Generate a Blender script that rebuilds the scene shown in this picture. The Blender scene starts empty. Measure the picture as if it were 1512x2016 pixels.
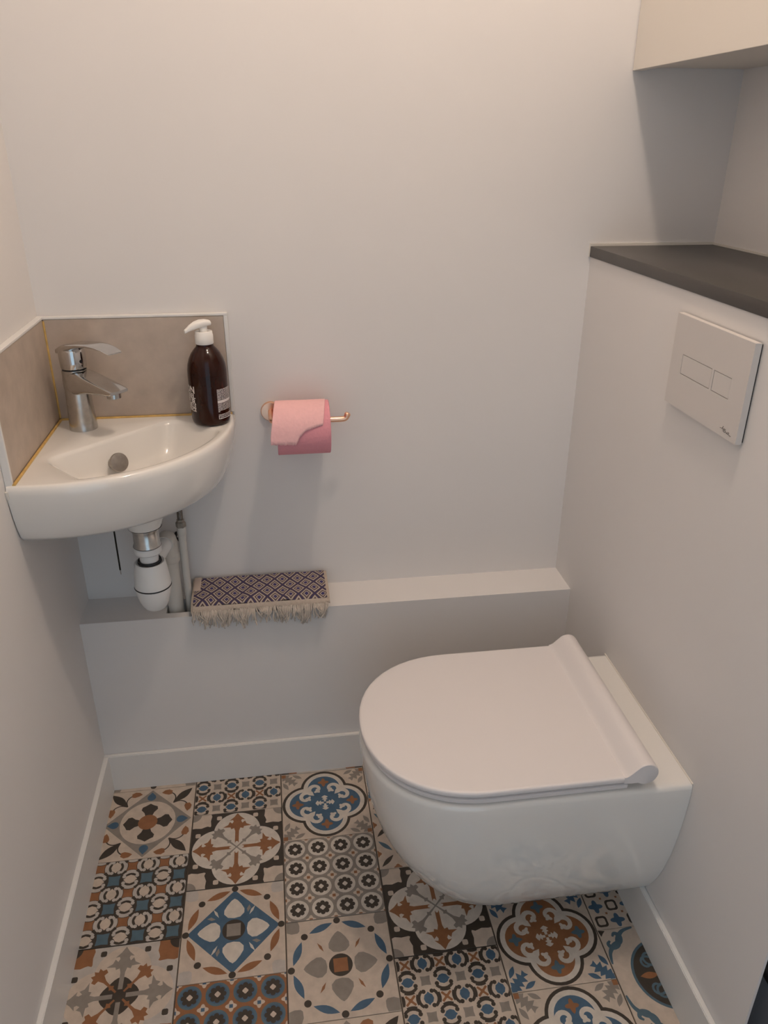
import bpy, bmesh, math, random
from mathutils import Vector, Matrix
PI = math.pi
R = math.radians
SC = bpy.context.scene
COL = SC.collection
random.seed(7)

# ------------------------------------------------------------------ camera
F_PX = 1536.647                                   # focal length in pixels of the 1512 px wide frame
CAM = Vector((0.4393, -1.5741, 1.3858))
yaw, pitch, roll = 0.1436, 0.4414, 0.0048
fwd = Vector((math.sin(yaw)*math.cos(pitch), math.cos(yaw)*math.cos(pitch), -math.sin(pitch)))
r0 = Vector((math.cos(yaw), -math.sin(yaw), 0)); u0 = r0.cross(fwd)
rgt = r0*math.cos(roll) + u0*math.sin(roll); upv = -r0*math.sin(roll) + u0*math.cos(roll)
cd = bpy.data.cameras.new('camera'); cam = bpy.data.objects.new('camera', cd); COL.objects.link(cam)
cd.sensor_fit = 'HORIZONTAL'; cd.sensor_width = 36; cd.lens = 36*F_PX/1512; cd.clip_start = 0.02
mw = Matrix((rgt, upv, -fwd)).transposed().to_4x4(); mw.translation = CAM; cam.matrix_world = mw
SC.camera = cam

# ------------------------------------------------------------------ world (cool daylight of the hall beyond the open doorway)
wd = bpy.data.worlds.new('world'); SC.world = wd; wd.use_nodes = True
wd.node_tree.nodes['Background'].inputs[0].default_value = (0.64, 0.83, 1.0, 1)
wd.node_tree.nodes['Background'].inputs[1].default_value = 0.98
LAMP_POS = (0.80, -0.72, 2.52)
LAMP_W = 19.0
LAMP_COL = (1.0, 0.825, 0.69)
vs = SC.view_settings
vs.view_transform = 'Standard'; vs.look = 'None'; vs.gamma = 1; vs.exposure = 0.0; vs.use_curve_mapping = False

# ------------------------------------------------------------------ room numbers
W = 1.087          # face of the cistern box
W2 = 1.349         # right wall behind it
DL = 0.1016        # depth of the low ledge
ZL = 0.4594        # its height
HS = 1.2007        # top of the dark shelf
BOX_END = -0.924
YF = -1.95         # front wall (behind the camera)
ZC = 2.60

# ------------------------------------------------------------------ materials
def srgb(r, g, b):
    f = lambda c: (c/255/12.92) if c/255 <= 0.04045 else ((c/255+0.055)/1.055)**2.4
    return (f(r), f(g), f(b), 1)
def mat(name, col, rough=0.5, metal=0.0, noise=0.0, scale=20, bump=0.0, bscale=60, coat=0.0, trans=0.0, ior=1.5, spec=0.5, detail=4):
    m = bpy.data.materials.new(name); m.use_nodes = True
    nt = m.node_tree; b = nt.nodes['Principled BSDF']
    b.inputs['Base Color'].default_value = col; b.inputs['Roughness'].default_value = rough; b.inputs['Metallic'].default_value = metal
    b.inputs['Coat Weight'].default_value = coat; b.inputs['Coat Roughness'].default_value = 0.06
    b.inputs['Transmission Weight'].default_value = trans; b.inputs['IOR'].default_value = ior
    b.inputs['Specular IOR Level'].default_value = spec
    tc = nt.nodes.new('ShaderNodeTexCoord')
    if noise:
        n = nt.nodes.new('ShaderNodeTexNoise'); n.inputs['Scale'].default_value = scale; n.inputs['Detail'].default_value = detail
        nt.links.new(tc.outputs['Object'], n.inputs['Vector'])
        mr = nt.nodes.new('ShaderNodeMapRange'); mr.inputs[1].default_value = 0.25; mr.inputs[2].default_value = 0.75
        mr.inputs[3].default_value = 1-noise; mr.inputs[4].default_value = 1+noise
        nt.links.new(n.outputs['Fac'], mr.inputs[0])
        mx = nt.nodes.new('ShaderNodeVectorMath'); mx.operation = 'SCALE'; mx.inputs[0].default_value = col[:3]
        nt.links.new(mr.outputs[0], mx.inputs['Scale']); nt.links.new(mx.outputs[0], b.inputs['Base Color'])
    if bump:
        n2 = nt.nodes.new('ShaderNodeTexNoise'); n2.inputs['Scale'].default_value = bscale; n2.inputs['Detail'].default_value = 3
        nt.links.new(tc.outputs['Object'], n2.inputs['Vector'])
        bp = nt.nodes.new('ShaderNodeBump'); bp.inputs['Strength'].default_value = bump; bp.inputs['Distance'].default_value = 0.002
        nt.links.new(n2.outputs['Fac'], bp.inputs['Height']); nt.links.new(bp.outputs[0], b.inputs['Normal'])
    return m

M = {}
M['wall'] = mat('wall_paint', srgb(229, 225, 222), 0.55, noise=0.012, scale=3, bump=0.06, bscale=40, spec=0.3)
M['ceil'] = mat('ceiling_paint', srgb(230, 228, 224), 0.8)
M['trim'] = mat('trim_paint', srgb(232, 229, 225), 0.35, noise=0.01, scale=6, bump=0.03, bscale=60)
M['ceramic'] = mat('ceramic', srgb(236, 232, 226), 0.09, coat=0.5)
M['lid'] = mat('lid_plastic', srgb(228, 222, 220), 0.38)
M['plastic'] = mat('white_plastic', srgb(232, 231, 229), 0.35)
M['oldplastic'] = mat('aged_plastic', srgb(216, 211, 203), 0.42, noise=0.03, scale=30)
M['pump'] = mat('pump_plastic', srgb(244, 240, 234), 0.4)
M['gasket'] = mat('black_rubber', srgb(22, 22, 24), 0.5)
M['chrome'] = mat('chrome', (0.62, 0.61, 0.60, 1), 0.09, 1.0, noise=0.05, scale=60)
M['chrome_worn'] = mat('worn_chrome', (0.56, 0.55, 0.53, 1), 0.22, 1.0, noise=0.18, scale=70, bump=0.05, bscale=90)
M['steel'] = mat('braided_steel', (0.22, 0.20, 0.18, 1), 0.4, 1.0, noise=0.3, scale=300, bump=0.5, bscale=400)
M['brass'] = mat('old_nut', (0.33, 0.30, 0.26, 1), 0.3, 1.0, noise=0.2, scale=120)
M['rod'] = mat('dark_rod', srgb(50, 46, 40), 0.4, 0.8)
M['rose'] = mat('rose_gold', (0.90, 0.55, 0.38, 1), 0.28, 1.0)
M['splash'] = mat('taupe_stoneware', srgb(186, 171, 157), 0.5, noise=0.13, scale=28, bump=0.10, bscale=120, detail=9)
M['grout_old'] = mat('yellowed_silicone', srgb(205, 168, 98), 0.4, noise=0.2, scale=60)
M['silicone'] = mat('white_silicone', srgb(228, 222, 212), 0.35)
M['slate'] = mat('charcoal_shelf', srgb(74, 70, 66), 0.42, noise=0.08, scale=18, bump=0.05, bscale=200)
M['cabinet'] = mat('cabinet_paint', srgb(226, 219, 209), 0.5)
M['plate'] = mat('flush_plate_plastic', srgb(214, 208, 203), 0.4)
M['groove'] = mat('plate_gap', srgb(58, 53, 50), 0.8)
M['logo'] = mat('logo_print', srgb(108, 100, 96), 0.6)
M['binbody'] = mat('bin_body', srgb(128, 128, 132), 0.45)
M['binlid'] = mat('bin_lid', srgb(14, 15, 14), 0.5)
M['dark'] = mat('hole_dark', srgb(30, 28, 26), 0.9)
M['label_ink'] = mat('label_ink', srgb(226, 218, 214), 0.5)
M['pink_a'] = mat('pink_tissue', srgb(228, 154, 164), 0.9, noise=0.03, scale=200, bump=0.5, bscale=150)
M['pink_b'] = mat('pink_tissue_sheet', srgb(242, 190, 190), 0.9, noise=0.03, scale=160, bump=0.5, bscale=130)
M['card'] = mat('cardboard', srgb(165, 135, 105), 0.8)
M['yarn'] = mat('beige_yarn', srgb(196, 184, 172), 0.9, noise=0.22, scale=90)
M['hem'] = mat('towel_hem', srgb(190, 175, 160), 0.9, noise=0.10, scale=150, bump=0.6, bscale=500)
M['tag'] = mat('sewn_tag', srgb(205, 186, 172), 0.8)
M['housing'] = mat('lamp_housing', srgb(235, 233, 230), 0.4)
# amber glass bottle with soap in it
M['amber'] = mat('amber_glass', srgb(44, 15, 6), 0.08, noise=0.3, scale=14, spec=0.32)
M['bulb'] = bpy.data.materials.new('lamp_diffuser'); M['bulb'].use_nodes = True
_b = M['bulb'].node_tree.nodes['Principled BSDF']; _b.inputs['Emission Color'].default_value = LAMP_COL+(1,); _b.inputs['Emission Strength'].default_value = 8

# towel weave: lattice of blue-brown diamonds on beige
def towel_material():
    m = bpy.data.materials.new('towel_weave'); m.use_nodes = True; nt = m.node_tree; N = nt.nodes; L = nt.links
    b = N['Principled BSDF']; b.inputs['Roughness'].default_value = 0.95; b.inputs['Specular IOR Level'].default_value = 0.1
    uv = N.new('ShaderNodeUVMap'); sep = N.new('ShaderNodeSeparateXYZ'); L.new(uv.outputs[0], sep.inputs[0])
    def mth(op, a, c=None, v=None):
        n = N.new('ShaderNodeMath'); n.operation = op; L.new(a, n.inputs[0])
        if c is not None: L.new(c, n.inputs[1])
        if v is not None: n.inputs[1].default_value = v
        return n.outputs[0]
    def fold(o):
        f = mth('FRACT', o); return mth('ABSOLUTE', mth('SUBTRACT', f, v=0.5))
    d = mth('ADD', fold(sep.outputs[0]), fold(sep.outputs[1]))
    inv = N.new('ShaderNodeMath'); inv.operation = 'SUBTRACT'; inv.inputs[0].default_value = 1.0; L.new(d, inv.inputs[1])
    mn = mth('MINIMUM', d, inv.outputs[0])
    rp = N.new('ShaderNodeValToRGB'); L.new(mn, rp.inputs[0]); cr = rp.color_ramp; cr.interpolation = 'CONSTANT'
    blue = srgb(70, 66, 108); dk = srgb(86, 72, 74); be = srgb(182, 168, 156)
    cr.elements[0].position = 0; cr.elements[0].color = blue; cr.elements[1].position = 0.14; cr.elements[1].color = be
    for p, c in ((0.21, dk), (0.29, be), (0.40, dk), (0.465, blue)):
        e = cr.elements.new(p); e.color = c
    n = N.new('ShaderNodeTexNoise'); n.inputs['Scale'].default_value = 450
    tc = N.new('ShaderNodeTexCoord'); L.new(tc.outputs['Object'], n.inputs['Vector'])
    mr = N.new('ShaderNodeMapRange'); mr.inputs[3].default_value = 0.72; mr.inputs[4].default_value = 1.28; L.new(n.outputs['Fac'], mr.inputs[0])
    sc = N.new('ShaderNodeVectorMath'); sc.operation = 'SCALE'; L.new(rp.outputs[0], sc.inputs[0]); L.new(mr.outputs[0], sc.inputs['Scale'])
    L.new(sc.outputs[0], b.inputs['Base Color'])
    bp = N.new('ShaderNodeBump'); bp.inputs['Strength'].default_value = 0.6; bp.inputs['Distance'].default_value = 0.001
    L.new(n.outputs['Fac'], bp.inputs['Height']); L.new(bp.outputs[0], b.inputs['Normal'])
    return m
M['towel'] = towel_material()

# ------------------------------------------------------------------ mesh helpers
def obj_from(name, me, parent=None, mats=(), loc=None):
    o = bpy.data.objects.new(name, me); COL.objects.link(o)
    for m in mats: me.materials.append(m)
    if parent: o.parent = parent
    if loc: o.location = loc
    return o
def build(name, bm, m, parent=None, smooth=None):
    bmesh.ops.recalc_face_normals(bm, faces=bm.faces)
    me = bpy.data.meshes.new(name); bm.to_mesh(me); bm.free()
    if smooth is not None:
        me.polygons.foreach_set('use_smooth', [True]*len(me.polygons))
        if smooth < 180: me.set_sharp_from_angle(angle=R(smooth))
    return obj_from(name, me, parent, [m] if not isinstance(m, (list, tuple)) else m)
def box(bm, x0, x1, y0, y1, z0, z1, bev=0.0, seg=2):
    r = bmesh.ops.create_cube(bm, size=1.0)
    for v in r['verts']:
        v.co = Vector(((x0+x1)/2+v.co.x*(x1-x0), (y0+y1)/2+v.co.y*(y1-y0), (z0+z1)/2+v.co.z*(z1-z0)))
    if bev:
        es = list({e for v in r['verts'] for e in v.link_edges})
        bmesh.ops.bevel(bm, geom=es, offset=bev, segments=seg, affect='EDGES', profile=0.5)
    return bm
def B(x0, x1, y0, y1, z0, z1, bev=0.0, seg=2): return box(bmesh.new(), x0, x1, y0, y1, z0, z1, bev, seg)
def rings(bm, rs, cap0=True, cap1=True, closed=True):
    vr = [[bm.verts.new(p) for p in r] for r in rs]
    n = len(rs[0])
    for a, b in zip(vr[:-1], vr[1:]):
        for i in range(n if closed else n-1):
            j = (i+1) % n
            bm.faces.new((a[i], a[j], b[j], b[i]))
    if cap0: bm.faces.new(vr[0][::-1])
    if cap1: bm.faces.new(vr[-1])
    return vr
def lathe(prof, cx, cy, n=40, bm=None, cap0=True, cap1=True):
    bm = bm or bmesh.new()
    rings(bm, [[(cx+r*math.cos(2*PI*i/n), cy+r*math.sin(2*PI*i/n), z) for i in range(n)] for r, z in prof], cap0, cap1)
    return bm
def smoothpath(pts, k=6):
    P = [Vector(p) for p in pts]; out = []
    for i in range(len(P)-1):
        p0 = P[max(i-1, 0)]; p1 = P[i]; p2 = P[i+1]; p3 = P[min(i+2, len(P)-1)]
        for s in range(k):
            t = s/k
            out.append(0.5*((2*p1)+(-p0+p2)*t+(2*p0-5*p1+4*p2-p3)*t*t+(-p0+3*p1-3*p2+p3)*t**3))
    out.append(P[-1]); return out
def tube(pts, rad, n=16, bm=None, cap=True):
    bm = bm or bmesh.new(); P = [Vector(p) for p in pts]
    rads = rad if isinstance(rad, (list, tuple)) else [rad]*len(P)
    t0 = (P[1]-P[0]).normalized(); a = t0.orthogonal().normalized(); rs = []
    for i, p in enumerate(P):
        t = (P[min(i+1, len(P)-1)]-P[max(i-1, 0)]).normalized()
        a = (a - t*a.dot(t)).normalized(); b = t.cross(a)
        rs.append([p+(a*math.cos(2*PI*k/n)+b*math.sin(2*PI*k/n))*rads[i] for k in range(n)])
    rings(bm, rs, cap, cap); return bm
def thing(name, label, cat, loc=(0, 0, 0), group=None):
    o = bpy.data.objects.new(name, None); COL.objects.link(o); o.location = loc; o.empty_display_size = 0.05
    o['label'] = label; o['category'] = cat
    if group: o['group'] = group
    return o
def part(name, bm, m, th, smooth=None, parent=None):
    """mesh in world coordinates -> child of thing (keeps its place)"""
    root = th; off = Vector(root.location)
    for v in bm.verts: v.co -= off
    return build(name, bm, m, parent or th, smooth)
def struct(name, bm, m, smooth=None):
    o = build(name, bm, m, None, smooth); o['kind'] = 'structure'; return o
def tag(o, label, cat, group=None):
    o['label'] = label; o['category'] = cat
    if group: o['group'] = group
    return o
def text_mesh(s, size, align='LEFT', bold=0.0):
    cu = bpy.data.curves.new('txt', 'FONT'); cu.body = s; cu.size = size; cu.align_x = align; cu.offset = bold; cu.resolution_u = 2
    o = bpy.data.objects.new('txt', cu); COL.objects.link(o)
    dg = bpy.context.evaluated_depsgraph_get(); me = bpy.data.meshes.new_from_object(o.evaluated_get(dg))
    bpy.data.objects.remove(o); bpy.data.curves.remove(cu); return me

# ================================================================== ROOM SHELL
T = 0.12
struct('wall_back', B(-T, W2+T, 0, T, -0.05, ZC+0.05), M['wall'])
struct('wall_left', B(-T, 0, YF-T, 0, -0.05, ZC+0.05), M['wall'])
struct('wall_right', B(W2, W2+T, YF-T, 0, -0.05, ZC+0.05), M['wall'])
bm = bmesh.new()                                   # front wall with the open doorway the photographer stands in
box(bm, 0.0, 0.06, YF-T, YF, 0, ZC); box(bm, 0.92, W2, YF-T, YF, 0, ZC); box(bm, 0.06, 0.92, YF-T, YF, 2.06, ZC)
struct('wall_front', bm, M['wall'])
struct('ceiling', B(-T, W2+T, YF-T, T, ZC, ZC+0.1), M['ceil'])
# low ledge along the back wall with a dark hole where the pipes go in
bm = bmesh.new()
hx0, hx1, hy0, hy1 = 0.178, 0.238, -0.082, -0.028
box(bm, 0, hx0, -DL, 0, 0, ZL); box(bm, hx1, W, -DL, 0, 0, ZL); box(bm, hx0, hx1, -DL, hy0, 0, ZL); box(bm, hx0, hx1, hy1, 0, 0, ZL)
box(bm, hx0, hx1, hy0, hy1, 0, ZL-0.06)
bmesh.ops.remove_doubles(bm, verts=bm.verts, dist=1e-5)
struct('wall_ledge', bm, M['wall'])
# cistern box: solid behind the toilet, its front panel running on to an open niche
bm = bmesh.new(); box(bm, W, W2, -0.74, 0, 0, HS-0.0215); box(bm, W, W+0.004, BOX_END, -0.74, 0, HS-0.0215)
struct('wall_cistern', bm, M['wall'])
# baseboards
TB = 0.0105; HB = 0.1015
def base(name, x0, x1, y0, y1):
    bm = B(x0, x1, y0, y1, 0, HB)
    es = [e for e in bm.edges if all(abs(v.co.z-HB) < 1e-6 for v in e.verts)]
    bmesh.ops.bevel(bm, geom=es, offset=0.0015, segments=2, affect='EDGES')
    struct(name, bm, M['trim'])
base('baseboard_back', 0, W, -DL-TB, -DL)
base('baseboard_left', 0, TB, YF, -DL-TB)
base('baseboard_right', W-TB, W, BOX_END, -DL-TB)
# dark shelf slab on the box, with the white bead against the wall
th = thing('stone_shelf', 'charcoal stone shelf slab on top of the white cistern box', 'shelf', (1.2, -0.4, HS-0.0205))
part('slab', B(W-0.004, W2-0.001, BOX_END, -0.003, HS-0.0205, HS, 0.0012), M['slate'], th, 40)
bm = bmesh.new(); box(bm, W-0.005, W2-0.001, -0.0045, -0.0003, HS-0.02, HS+0.005); box(bm, W2-0.0035, W2-0.0003, BOX_END, -0.0035, HS, HS+0.004)
part('sealant_bead', bm, M['silicone'], th)
# wall cabinet above
th = thing('wall_cabinet', 'cream white wall cabinet hung above the charcoal shelf', 'cabinet', (1.24, -0.4, 1.512))
part('body', B(1.1475, W2-0.001, BOX_END, -0.001, 1.5145, ZC-0.002, 0.001), M['cabinet'], th)
for y0, y1 in ((-0.4605, -0.0025), (BOX_END, -0.4635)):
    part('door', B(1.127, 1.1455, y0, y1, 1.509, ZC-0.03, 0.0008), M['cabinet'], th)
part('filler_strip', B(1.129, 1.1475, BOX_END, -0.001, ZC-0.028, ZC-0.002), M['cabinet'], th)

# ------------------------------------------------------------------ patterned floor tiles
S = 0.2; X0 = 0.0004
PAL = {'be': (198, 182, 166), 'dk': (66, 58, 50), 'gy': (140, 131, 122), 'or': (144, 98, 65), 'bl': (72, 98, 120), 'wh': (206, 196, 184), 'pg': (184, 176, 168), 'tl': (84, 106, 118)}
TM = {k: mat('tile_glaze_'+n, srgb(*PAL[k]), 0.42, noise=0.13, scale=55, detail=8, spec=0.35) for k, n in
      (('be', 'beige'), ('dk', 'dark'), ('gy', 'grey'), ('or', 'ochre'), ('bl', 'blue'), ('wh', 'pale'), ('pg', 'pale_grey'), ('tl', 'slate_blue'))}
KEYS = list(TM)
def rotp(p, a): c, s = math.cos(a), math.sin(a); return [(x*c-y*s, x*s+y*c) for x, y in p]
def mov(p, dx, dy): return [(x+dx, y+dy) for x, y in p]
def scl(p, k): return [(x*k, y*k) for x, y in p]
def circ(cx, cy, r, n=22): return [(cx+r*math.cos(2*PI*i/n), cy+r*math.sin(2*PI*i/n)) for i in range(n)]
def leaf(cx, cy, L, w, a, n=7):
    p = [(-L/2+L*i/n, w/2*math.sin(PI*i/n)) for i in range(n+1)] + [(L/2-L*i/n, -w/2*math.sin(PI*i/n)) for i in range(1, n)]
    return mov(rotp(p, a), cx, cy)
def sq(cx, cy, h, a=0): return mov(rotp([(-h, -h), (h, -h), (h, h), (-h, h)], a), cx, cy)
def flower(cx, cy, r, k=8, d=0.16, n=48, ph=0): return [(cx+r*(1+d*math.cos(k*2*PI*i/n+ph))*math.cos(2*PI*i/n), cy+r*(1+d*math.cos(k*2*PI*i/n+ph))*math.sin(2*PI*i/n)) for i in range(n)]
def lobes(cx, cy, r, k=8, n=64): return [(cx+r*(0.84+0.26*abs(math.cos(k/2*2*PI*i/n))**0.6)*math.cos(2*PI*i/n), cy+r*(0.84+0.26*abs(math.cos(k/2*2*PI*i/n))**0.6)*math.sin(2*PI*i/n)) for i in range(n)]
def stroke(p, w):
    """polyline -> list of quads"""
    out = []; V = [Vector(q) for q in p]
    ws = w if isinstance(w, list) else [w]*len(V)
    nr = []
    for i in range(len(V)):
        t = (V[min(i+1, len(V)-1)]-V[max(i-1, 0)]).normalized(); nr.append(Vector((-t.y, t.x)))
    Lf = [V[i]+nr[i]*ws[i]/2 for i in range(len(V))]; Rt = [V[i]-nr[i]*ws[i]/2 for i in range(len(V))]
    return [[tuple(Lf[i]), tuple(Lf[i+1]), tuple(Rt[i+1]), tuple(Rt[i])] for i in range(len(V)-1)]
def arc(cx, cy, r, a0, a1, n=10): return [(cx+r*math.cos(R(a0+(a1-a0)*i/n)), cy+r*math.sin(R(a0+(a1-a0)*i/n))) for i in range(n+1)]
def spiral(cx, cy, r0_, r1_, a0, a1, n=14): return [(cx+(r0_+(r1_-r0_)*i/n)*math.cos(R(a0+(a1-a0)*i/n)), cy+(r0_+(r1_-r0_)*i/n)*math.sin(R(a0+(a1-a0)*i/n))) for i in range(n+1)]
FLEURY = [(0.042, 0.12), (0.042, 0.44), (0.07, 0.53), (0.135, 0.505), (0.15, 0.56), (0.32, 0.57), (0.205, 0.635), (0.17, 0.72), (0.115, 0.665), (0.085, 0.72), (0.10, 0.765), (0.175, 0.755), (0.075, 0.85), (0.0, 0.96)]
FLEURY = FLEURY + [(-x, y) for x, y in FLEURY[::-1][1:]]
TREF = [(0.018, 0.10), (0.022, 0.2), (0.06, 0.225), (0.022, 0.27), (0.03, 0.42), (0.07, 0.53), (0.15, 0.525), (0.17, 0.60), (0.11, 0.625), (0.105, 0.70), (0.04, 0.665), (0.0, 0.73)]
TREF = TREF + [(-x, y) for x, y in TREF[::-1][1:]]
class Motif:
    def __init__(s, bg): s.bg = bg; s.sh = []; s.l = 0
    def next(s): s.l += 1
    def add(s, c, p): s.sh.append((s.l, c, p))
    def r4(s, c, p, k=4, off=0.0):
        for i in range(k): s.add(c, rotp(p, off+2*PI*i/k))
    def st(s, c, p, w):
        for q in stroke(p, w): s.add(c, q)
    def st4(s, c, p, w):
        for i in range(4): s.st(c, rotp(p, PI/2*i), w)
def t_diamond_petal():
    m = Motif('be'); m.next()
    m.add('gy', [(0, 0.97), (0.97, 0), (0, -0.97), (-0.97, 0)])
    m.r4('dk', leaf(0.73, 0.73, 0.56, 0.2, PI/4))
    for sx in (1, -1):
        path = [(0.52, 0.52), (0.56, 0.66), (0.52, 0.78), (0.42, 0.86)]
        q = smoothpath([(x, y, 0) for x, y in path], 4); q = [(v.x, v.y) for v in q]
        if sx < 0: q = [(y, x) for x, y in q]
        m.st4('dk', q, 0.028)
        d = [(0.46, 0.80), (0.47, 0.9), (0.39, 0.95), (0.29, 0.93), (0.22, 0.86), (0.3, 0.81), (0.39, 0.78)]
        if sx < 0: d = [(y, x) for x, y in d]
        m.r4('or', d)
    m.next(); m.add('be', circ(0, 0, 0.615, 40))
    drop = [(0.1*math.cos(a), 0.74+0.1*math.sin(a)) for a in [PI*0.8+i*PI*1.4/10 for i in range(11)]]+[(0, 0.9)]
    m.r4('bl', drop)
    m.next()
    pet = [(0.07, 0.16), (0.11, 0.28), (0.185, 0.37), (0.17, 0.45), (0.09, 0.49), (0.0, 0.55)]
    m.r4('dk', pet+[(-x, y) for x, y in pet[::-1][1:]])
    m.next(); m.add('or', circ(0, 0, 0.215))
    return m
def t_trellis(bg, cb, br, ring, star, pale):
    m = Motif(bg); n = 6; c = 2/n
    m.next()
    def cells(f):
        for i in range(-1, n+1):
            for j in range(-1, n+1): f(i, j, -1+c*(i+0.5), -1+c*(j+0.5))
    def f0(i, j, x, y):
        if (i+j) % 2: 
            if i % 2: m.add(star, [(x+k*c*(0.30 if br == ring else 0.40)*(1 if q % 2 == 0 else 0.62)*math.cos(PI/4+PI/4*q)*1.3, y+k*c*(0.30 if br == ring else 0.40)*(1 if q % 2 == 0 else 0.62)*math.sin(PI/4+PI/4*q)*1.3) for k in (1,) for q in range(8)])
            elif ring == 'dk':
                m.st('or', [(x-c*.26, y-c*.26), (x+c*.26, y+c*.26)], c*.13); m.st('or', [(x-c*.26, y+c*.26), (x+c*.26, y-c*.26)], c*.13)
                m.add('or', circ(x, y, c*.12, 8))
            else: m.add('or', [(x+c*.47*math.cos(PI/4+PI/2*q)*(1), y+c*.47*math.sin(PI/4+PI/2*q)) for q in range(4)])
    cells(f0); m.next()
    def f1(i, j, x, y):
        if (i+j) % 2 == 0:
            m.add(pale, circ(x, y, c*(.56 if br == ring else .62), 14))
    cells(f1); m.next()
    for wmul, colr in ((1.45, br), (1.0, ring)) if br != ring else ((1.0, ring),):
        def f2(i, j, x, y):
            if (i+j) % 2 == 0:
                o = 0 if i % 2 else 90
                for s in (0, 180):
                    a = o+s
                    m.st(colr, arc(x, y, c*.55, a-54, a+54, 6), c*.165*wmul)
                    m.st(colr, arc(x, y, c*.63, a-26, a+26, 4), c*.15*wmul)
                    for e in (-60, 60):
                        m.add(colr, circ(x+c*.46*math.cos(R(a+e)), y+c*.46*math.sin(R(a+e)), c*.125*(1+(wmul-1)*.5), 8))
        cells(f2); m.next()
    def f3(i, j, x, y):
        if (i+j) % 2 == 0:
            b = [(0.0, .36), (.08, .27), (.2, .2), (.27, 0.0), (.2, -.2), (.08, -.27), (0, -.36), (-.08, -.27), (-.2, -.2), (-.27, 0), (-.2, .2), (-.08, .27)]
            m.add(cb, mov(scl(rotp(b, 0 if i % 2 else PI/2), c*(1.05 if br == ring else 1.2)), x, y))
    cells(f3)
    return m
def t_cross(bg, quat, cross, diag, corner, cc, small, hub=None):
    m = Motif(bg); m.next()
    for a in range(4):
        m.add(quat, circ(0.45*math.cos(a*PI/2), 0.45*math.sin(a*PI/2), 0.515, 36))
    m.add(quat, sq(0, 0, 0.45))
    k = [(1, 1), (1, 0.60), (0.93, 0.575), (0.80, 0.60), (0.66, 0.585), (0.63, 0.60), (0.655, 0.665), (0.64, 0.72), (0.61, 0.80), (0.625, 0.93), (0.62, 1)]
    m.r4(corner, k)
    m.r4(small, flower(0.41, 0.86, 0.062, 4, .1, 16, PI)); m.r4(small, flower(0.86, 0.41, 0.062, 4, .1, 16, PI))
    m.next()
    m.r4(cc, [(1, 1)]+arc(1, 1, 0.19, 180, 270, 6))
    if hub: m.add(hub, flower(0, 0, 0.33, 4, .08, 32)); m.next()
    m.r4(cross, FLEURY); m.r4(diag, TREF, 4, PI/4)
    if not hub:
        m.r4('wh', circ(0, 0.13, 0.03, 8)); m.st('gy', [(-.07, -.07), (.07, .07)], .03); m.st('gy', [(-.07, .07), (.07, -.07)], .03)
    return m
def t_leaf_ring(diamond, lf, dot, pet, hub, hubsq, rh, cornr):
    m = Motif('be'); m.next()
    m.r4(cornr, [(1, 1), (0.78, 1), (0.74, 0.9), (0.75, 0.78), (0.79, 0.745), (0.9, 0.74), (1, 0.77)])
    if diamond: m.add(diamond, [(0, 0.9), (0.9, 0), (0, -0.9), (-0.9, 0)])
    for q in range(4):
        for s in (1, -1):
            m.add(lf, leaf(0.865*math.cos(PI/2*q+s*0.385), 0.865*math.sin(PI/2*q+s*0.385), 0.50, 0.145, PI/2*q+PI/2+s*0.36))
    m.next()
    m.r4(dot, circ(0, 0.93, 0.068, 16)); m.r4(dot, circ(0.655, 0.655, 0.068, 16))
    pt = [(0.0, 0.255), (0.12, 0.275), (0.2, 0.36), (0.2, 0.45), (0.14, 0.56), (0.06, 0.66), (0, 0.70)]
    m.r4(pet, pt+[(-x, y) for x, y in pt[::-1][1:-1]])
    for q in range(4):
        m.add(rh, rotp([(0.30, 0.30), (0.42, 0.335), (0.50, 0.42), (0.38, 0.375)] if q % 2 else [(0.30, 0.30), (0.335, 0.42), (0.42, 0.50), (0.375, 0.38)], PI/2*q))
        if diamond: m.add('gy', rotp([(0.27, 0.36), (0.25, 0.44), (0.30, 0.53), (0.33, 0.45)], PI/2*q))
    m.add(hub, circ(0, 0, 0.225, 28)); m.next(); m.add(hubsq, sq(0, 0, 0.135))
    return m
def t_rosettes(bg, disc, disc2, ros, centre, fl, dot):
    m = Motif(bg); m.next()
    P = (-.75, -.25, .25, .75)
    for x in P:
        for y in P:
            m.add(disc, circ(x, y, 0.218, 24))
    for x in (-1, -.5, 0, .5, 1):
        for y in (-1, -.5, 0, .5, 1): m.add(fl, flower(x, y, 0.085, 4, .25, 24))
    m.next()
    for x in P:
        for y in P:
            if disc2: m.add(disc2, circ(x, y, 0.178, 20))
    for x in (-1, -.5, 0, .5, 1):
        for y in (-1, -.5, 0, .5, 1): m.add(dot, sq(x, y, 0.033))
    m.next()
    for x in P:
        for y in P: m.add(ros, lobes(x, y, 0.145))
    m.next()
    for x in P:
        for y in P: m.add(centre, flower(x, y, 0.05, 4, .14, 16))
    return m
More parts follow.
